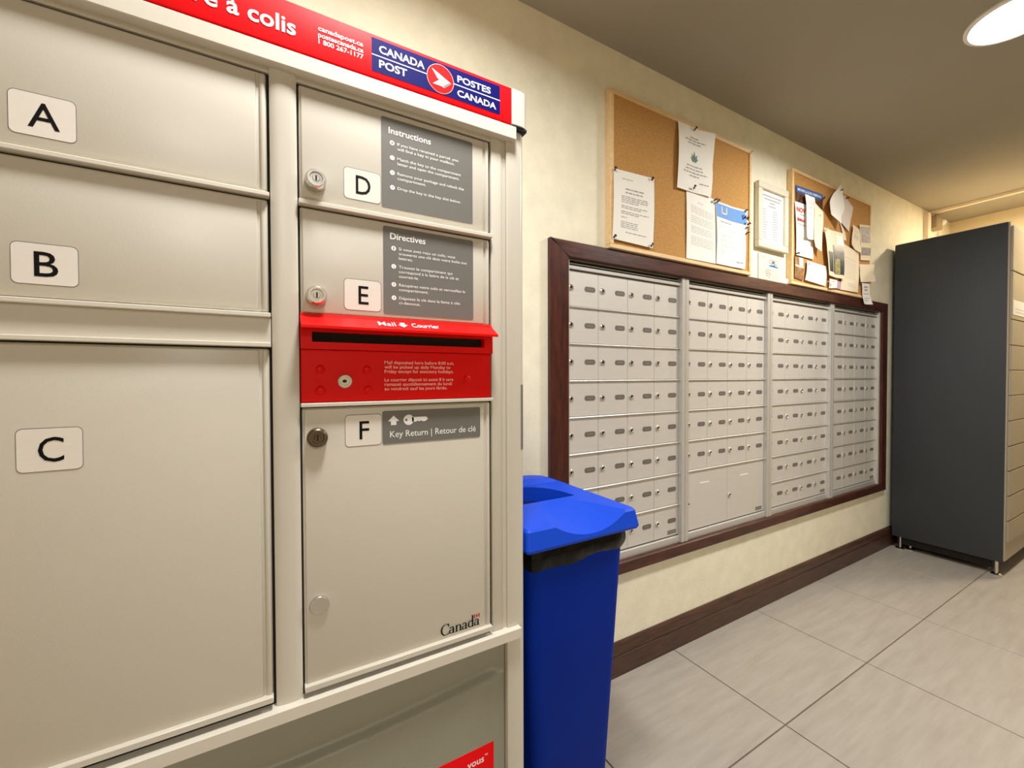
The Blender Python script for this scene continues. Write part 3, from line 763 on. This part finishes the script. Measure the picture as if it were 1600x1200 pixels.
s.lines('blue_print', [(.6, .78, .17, .02)])
s = sheet2('note', [(2.824, 2.250), (2.868, 2.125), (2.784, 2.009), (2.637, 2.097)], 1.1540, 'paper', 'large white note pinned by one corner at the top of the crowded board', 'note', .002, (0, .0, .020, .024))
s = sheet2('note', [(2.900, 2.211), (3.009, 2.155), (2.948, 2.002), (2.810, 2.072)], 1.1700, 'paper_pale', 'smaller white note pinned behind the large tilted note', 'note', .002, (0, .002, .006, .004))
s = sheet2('note', [(2.846, 2.050), (2.900, 2.010), (2.935, 1.950), (2.905, 1.945)], 1.1715, 'paper_warm', 'thin folded slip peeking out below the two tilted notes', 'paper slip', .002)
s = sheet2('brochure', [(2.632, 1.968), (2.846, 1.972), (2.870, 1.713), (2.680, 1.713)], 1.1580, 'paper_warm', 'glossy photo brochure with a dark tower in the middle of the crowded board', 'brochure', .010, (.004, .004, .004, .010))
s.patch('photo', 'photo_teal', .40, .97, .32, .92, .0008); s.patch('photo', 'photo_gold', .46, .74, .60, .93, .0012); s.patch('photo', 'photo_teal', .08, .36, .48, .90, .0010); s.patch('photo', 'photo_gold', .62, .96, .05, .30, .0008)
s = sheet2('letter', [(2.871, 1.928), (3.083, 1.896), (3.080, 1.658), (2.862, 1.655)], 1.1680, 'paper_warm', 'cream letter pinned right of the photo brochure', 'letter', .004)
s.lines('pale_print', [(.12, .85, .26, .02)] + [(.12, .8, .34 + .045 * i, .012) for i in range(9)] + [(.4, .8, .82, .02), (.4, .8, .87, .02)])
s = sheet2('leaflet', [(2.997, 2.052), (3.080, 2.036), (3.083, 1.892), (2.959, 1.926)], 1.1640, 'paper_warm', 'slanted cream leaflet above the cream letter', 'leaflet', .004, (0, 0, .01, .01))
s.lines('pale_print', [(.3, .8, .2, .03), (.3, .5, .35, .2), (.6, .75, .35, .2)])
s = sheet2('postcard', [(3.098, 2.072), (3.237, 2.089), (3.252, 1.874), (3.116, 1.859)], 1.1700, 'paper_warm', 'grey picture postcard at the right edge of the crowded board', 'postcard', .003)
s.patch('photo', 'photo_grey', .10, .96, .06, .50); s.patch('photo', 'photo_grey', .06, .98, .64, .86)
s = sheet2('card', [(3.089, 1.830), (3.268, 1.851), (3.285, 1.746), (3.087, 1.720)], 1.1660, 'paper_warm', 'blank cream card below the picture postcard', 'card', .004, (0, .01, .012, .01))
s = sheet2('price_tag', [(3.122, 1.720), (3.218, 1.726), (3.248, 1.599), (3.133, 1.593)], 1.1640, 'paper', 'white paper strip hanging over the wooden frame from the crowded board', 'paper strip', .0, (0, 0, .010, .010))
s.lines('grey_print', [(.28, .75, .14, .08), (.28, .7, .28, .08), (.12, .85, .48, .03), (.12, .85, .70, .03), (.12, .7, .80, .03)])
s = sheet2('envelope', [(2.481, 1.770), (2.688, 1.766), (2.682, 1.655), (2.463, 1.666)], 1.1660, 'paper', 'white envelope at the bottom of the crowded board', 'envelope', .004)
s.lines('pale_print', [(.34, .58, .50, .04), (.22, .3, .58, .04)]); s.lines('blue_print', [(.09, .13, .08, .11)], name='stamp_print')
s = sheet2('flyer', [(2.369, 1.779), (2.455, 1.781), (2.450, 1.662), (2.370, 1.670)], 1.1710, 'food_print', 'small brown picture card at the lower left of the crowded board', 'picture card', .002)
s.patch('white_band', 'paper_warm', .0, 1, .38, .46); s.patch('white_panel', 'paper', .5, .95, .02, .36)
s = sheet2('business_card', [(2.713, 1.700), (2.802, 1.700), (2.796, 1.656), (2.707, 1.646)], 1.1600, 'paper', 'tiny white business card under the photo brochure', 'card', .001)
s.lines('grey_print', [(.35, .7, .2, .08), (.08, .22, .5, .35)])
s = sheet2('business_card', [(2.809, 1.702), (2.871, 1.701), (2.864, 1.656), (2.810, 1.658)], 1.1690, 'purple_card', 'tiny mauve card under the photo brochure', 'card', .001)
s = sheet2('paper_scrap', [(2.600, 1.950), (2.648, 1.926), (2.638, 1.886), (2.600, 1.892)], 1.1700, 'paper', 'tiny white scrap left of the photo brochure', 'paper scrap', .001)

# push pins
pin_meshes = {}
def pin(x, y, z, material, label, group, tilt=(0, 0)):
    if material not in pin_meshes:
        pin_meshes[material] = MB().lathe((0, 0, 0), (0, -1, 0), [(.0008, -.006), (.0010, .002), (.0042, .0035), (.0046, .0050), (.0028, .0065), (.0026, .0125), (.0052, .0150), (.0052, .0165), (.001, .0172)], 12).mesh('push_pin', material, smooth=40)
    o = link('push_pin', pin_meshes[material], None, (x, y, z)); o.rotation_euler = (tilt[0], 0, tilt[1])
    tag(o, label, 'push pin', group)
PG = 'push pins holding notices'
for x, y, z, mt_, lab in [(1.112, 1.172, 1.918, 'pin_dark', 'push pin at the top left corner of the typed notice'), (1.308, 1.172, 1.928, 'pin_dark', 'push pin at the top right corner of the typed notice'),
                          (1.108, 1.172, 1.672, 'pin_navy', 'push pin at the bottom left corner of the typed notice'), (1.304, 1.172, 1.668, 'pin_dark', 'push pin at the bottom right corner of the typed notice'),
                          (1.557, 1.166, 2.190, 'pin_dark', 'dark push pin at the top of the leaf notice'), (1.552, 1.164, 1.945, 'pin_dark', 'dark push pin at the bottom of the leaf notice'),
                          (1.694, 1.170, 1.926, 'pin_dark', 'brown push pin at the top corner of the densely typed letter'), (1.716, 1.168, 1.922, 'pin_navy', 'navy push pin at the top corner of the blue headed letter'),
                          (1.968, 1.168, 2.208, 'pin_white', 'white push pin in the top right corner of the left cork board'),
                          (2.812, 1.158, 2.205, 'pin_dark', 'push pin holding the large tilted note'), (2.906, 1.164, 2.185, 'pin_dark', 'push pin holding the smaller tilted note'),
                          (2.376, 1.168, 1.792, 'pin_dark', 'dark push pin at the bottom corner of the NOV flyer'), (2.648, 1.171, 2.128, 'pin_dark', 'dark push pin at the right end of the moving flyer'),
                          (2.640, 1.154, 1.955, 'pin_white', 'white push pin at the top corner of the photo brochure')]:
    pin(x, y, z, mt_, lab, PG, (random.uniform(-.5, .1), random.uniform(-.5, .3)))
for k, (x, z, mt_) in enumerate([(1.915, 1.918, 'pin_navy'), (1.905, 1.902, 'pin_white'), (1.912, 1.888, 'pin_navy'), (1.934, 1.884, 'pin_dark'), (1.920, 1.870, 'pin_white'), (1.938, 1.862, 'pin_dark'), (1.928, 1.846, 'pin_dark'), (1.938, 1.830, 'pin_white'), (1.926, 1.818, 'pin_dark')]):
    pin(x, 1.166, z, mt_, 'spare push pin clustered at the right edge of the left cork board', 'spare push pins in a cluster', (random.uniform(-.6, .4), random.uniform(-.7, .7)))

# ================================================================== BLUE BIN
BN_ = thing('recycling_bin', 'blue plastic recycling bin with black bag beside the parcel locker', 'bin', (.63, .95, 0))
def ring_rr(x0, x1, y0, y1, r, n_=5):
    out = []
    for cx_, cy_, a0 in ((x1 - r, y1 - r, 0), (x0 + r, y1 - r, 90), (x0 + r, y0 + r, 180), (x1 - r, y0 + r, 270)):
        for i in range(n_ + 1):
            a = math.radians(a0 + 90 * i / n_); out.append((cx_ + r * math.cos(a), cy_ + r * math.sin(a)))
    return out
def loft(rings, cap0=True, cap1=True):
    mb = MB(); vs_ = []; n_ = len(rings[0][1]); fs = []
    for z, rg in rings: vs_ += [(x, y, z if not callable(z) else z(x, y)) for x, y in rg]
    for k in range(len(rings) - 1):
        for i in range(n_):
            j = (i + 1) % n_; fs.append((k * n_ + i, k * n_ + j, (k + 1) * n_ + j, (k + 1) * n_ + i))
    if cap0: fs.append(tuple(reversed(range(n_))))
    if cap1: fs.append(tuple(range((len(rings) - 1) * n_, len(rings) * n_)))
    mb.add(vs_, fs); return mb
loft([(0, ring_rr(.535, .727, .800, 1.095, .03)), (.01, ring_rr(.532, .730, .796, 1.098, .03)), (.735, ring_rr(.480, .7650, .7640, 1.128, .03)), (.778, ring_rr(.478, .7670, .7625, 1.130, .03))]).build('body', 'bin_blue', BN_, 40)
# bag folded over the rim, creased
rnd = random.Random(5); rings = []
base = ring_rr(.4735, .7715, .7580, 1.1345, .032, 9)
big = []
for k in range(len(base)):
    a, b = base[k], base[(k + 1) % len(base)]
    L = math.dist(a, b); m_ = max(1, int(L / .012))
    for i in range(m_): big.append((a[0] + (b[0] - a[0]) * i / m_, a[1] + (b[1] - a[1]) * i / m_))
nb_ = len(big); cen = (.63, .945)
ph = [rnd.uniform(-1, 1) for _ in range(nb_)]
def crinkle(amp, sh, inset):
    out = []
    for i, (x, y) in enumerate(big):
        q = (ph[i] * .5 + ph[(i + 1) % nb_] * .25 + ph[i - 1] * .25) * amp + inset
        d = Vector((x - cen[0], y - cen[1])).normalized(); out.append((x + d.x * q, y + d.y * q))
    return out
drop = [.733 + .004 * math.sin(i * .23) + .003 * math.sin(i * .6 + 1) + ph[i] * .0015 for i in range(nb_)]
bg = MB(); vs_ = []
lv = [(.783, .0015, 0), (.770, .0035, .001), (.762, .0050, .003), (.754, .0055, .003), (.745, .0045, .001), (None, .002, -.003)]
for z, amp, ins in lv:
    for i, (x, y) in enumerate(crinkle(amp, 0, ins)): vs_.append((x, y, drop[i] if z is None else z + ph[(i * 3) % nb_] * .002))
fs = [(k * nb_ + i, k * nb_ + (i + 1) % nb_, (k + 1) * nb_ + (i + 1) % nb_, (k + 1) * nb_ + i) for k in range(len(lv) - 1) for i in range(nb_)]
bg.add(vs_, fs).build('bag', 'bag_black', BN_, 60)
# lid: tapered solid with two scooped ends and a lens-shaped opening
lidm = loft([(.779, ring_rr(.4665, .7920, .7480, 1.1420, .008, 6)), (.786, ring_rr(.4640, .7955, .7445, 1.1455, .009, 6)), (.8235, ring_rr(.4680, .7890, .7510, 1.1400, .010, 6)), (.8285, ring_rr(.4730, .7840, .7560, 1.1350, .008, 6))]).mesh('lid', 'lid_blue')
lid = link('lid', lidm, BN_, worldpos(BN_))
for v in lid.data.vertices: v.co -= worldpos(BN_)
cut = MB()
xc = .645
for y0, s_ in ((.7445, 1),):
    R_ = .205; z0 = .798
    pA = Vector((xc, y0 - s_ * .10, z0 + R_ - .10 * .205)); pB = Vector((xc, y0 + s_ * .20, z0 + R_ + .20 * .205))
    cut.cyl(pA, pB, R_, n=96)
hole = [(.540 + .185 * i / 16, .917) for i in range(17)] + [(.6325 + .0925 * math.cos(math.radians(180 * i / 16)), .917 + .145 * math.sin(math.radians(180 * i / 16))) for i in range(1, 16)]
cut2 = MB().prism_z(hole, .786, .90)
def boolean(target, cmesh):
    co = bpy.data.objects.new('cutter', cmesh); col.objects.link(co); co.location = (0, 0, 0)
    md = target.modifiers.new('cut', 'BOOLEAN'); md.object = co; md.operation = 'DIFFERENCE'; md.solver = 'EXACT'
    bpy.context.view_layer.update()
    dg = bpy.context.evaluated_depsgraph_get()
    me = bpy.data.meshes.new_from_object(target.evaluated_get(dg)); target.modifiers.clear(); target.data = me
    bpy.data.objects.remove(co)
for part in (cut.mesh('cutter', 'lid_blue'), cut2.mesh('cutter', 'bin_inside')):
    boolean(lid, part)
lid.data.materials.clear(); lid.data.materials.append(MATS['lid_blue'])
for p_ in lid.data.polygons: p_.use_smooth = True; p_.material_index = 0
lid.data.set_sharp_from_angle(angle=math.radians(18))
MB().box(.52, .74, .90, 1.08, .7795, .7865).build('inner_floor', 'bin_inside', BN_)
arch = [(.490, .8270)] + [(.6345 + .1405 * math.cos(math.radians(180 - 180 * i / 24)), .8275 + .0180 * math.sin(math.radians(180 * i / 24))) for i in range(25)] + [(.779, .8270)]
rg = MB(); n_ = len(arch)
rg.add([(x, 1.066, z) if k in (0, n_ - 1) else (x, 1.070 + (z - .8275) * .9, z) for k, (x, z) in enumerate(arch)] + [(x, 1.131, z) for x, z in arch],
       [tuple(range(n_)), tuple(reversed(range(n_, 2 * n_)))] + [(i, n_ + i, n_ + (i + 1) % n_, (i + 1) % n_) for i in range(n_)])
rg.build('rear_ridge', 'lid_blue', BN_, 30)

# ================================================================== CHARCOAL PARCEL LOCKER
CL = thing('charcoal_locker', 'tall charcoal locker with taupe doors on short metal feet at the far end', 'locker', (4.10, .91, 0))
cx0, cx1, cy0, cy1, cz0, cz1 = 3.612, 4.640, .668, 1.168, .085, 2.022
MB().rbox(cx0, cx1, cy0 + .004, cy1, cz0, cz1, .003, 2).build('body', 'charcoal', CL, 40)
MB().rbox(cx0 + .004, cx1, cy0 + .004, cy1 - .004, cz1 - .002, cz1 + .003, .001, 1).build('top_panel', 'trim_white', CL)
MB().rbox(cx0 + .002, cx1, cy0 - .003, cy0 + .006, cz0 + .01, cz1 - .001, .002, 1).build('front_frame', 'taupe_metal', CL)
zs = [2.003, 1.747, 1.473, 1.327, 1.185, 1.041, .897, .753, .610, .467, .324, .20]
for c in range(2):
    xa = cx0 + .020 + c * .50; xb = xa + .485
    for a, b in zip(zs[:-1], zs[1:]):
        d = MB().rbox(xa, xb, cy0 - .012, cy0, b + .003, a - .003, .002, 1).build('door', 'taupe_metal', CL)
        MB().lathe((xb - .05, cy0 - .012, (a + b) / 2), (0, -1, 0), [(.010, 0), (.010, .004), (.001, .005)], 14).build('lock', 'chrome', d, 40)
lb = MB().rbox(cx0 + .034, cx0 + .40, cy0 - .0135, cy0 - .011, 1.500, 1.585, .0006, 1).build('label_strip', 'paper', CL)
for a in (1.515, 1.532): MB().rect(cx0 + .07, cx0 + .39, a, a + .006, cy0 - .0138).build('printed_line', 'pale_print', lb, fix=False)
MB().box(cx0 + .03, cx1 - .03, cy0 + .05, cy1 - .02, .035, cz0).build('underframe', 'gap_black', CL)
for x in (cx0 + .03, cx1 - .03):
    for y in (cy0 + .035, cy1 - .035):
        MB().lathe((x, y, 0), (0, 0, 1), [(.024, 0), (.024, .006), (.016, .012), (.008, .014), (.008, .088)], 18).build('foot', 'chrome', CL, 40)
for yy in (1.090,):
    MB().lathe((cx0 + .06, yy, 0), (0, 0, 1), [(.022, 0), (.022, .006), (.014, .012), (.008, .014), (.008, .088)], 18).build('foot', 'chrome', CL, 40)

# small wall equipment by the far corner
wb = thing('junction_box', 'small drab box on the wall above the charcoal locker', 'wall box', (4.36, YW, 2.255))
MB().rbox(4.300, 4.415, 1.150, YW, 2.258, 2.352, .004).build('case', 'box_grey', wb)
MB().rbox(4.312, 4.403, 1.147, 1.151, 2.268, 2.342, .0015, 1).build('cover', 'box_grey', wb)
sn = thing('wall_sensor', 'small white sensor with a hanging wire beside the drab wall box', 'sensor', (4.46, YW, 2.25))
MB().lathe((4.455, YW, 2.325), (0, -1, 0), [(.028, 0), (.028, .03), (.022, .05), (.010, .062), (.001, .064)], 20).build('housing', 'pin_white', sn, 45)
MB().cyl((4.470, YW - .012, 2.310), (4.488, YW - .012, 2.235), .005, n=10).cyl((4.488, YW - .012, 2.235), (4.490, YW - .008, 1.95), .005, n=10).build('wire', 'trim_white', sn, 45)
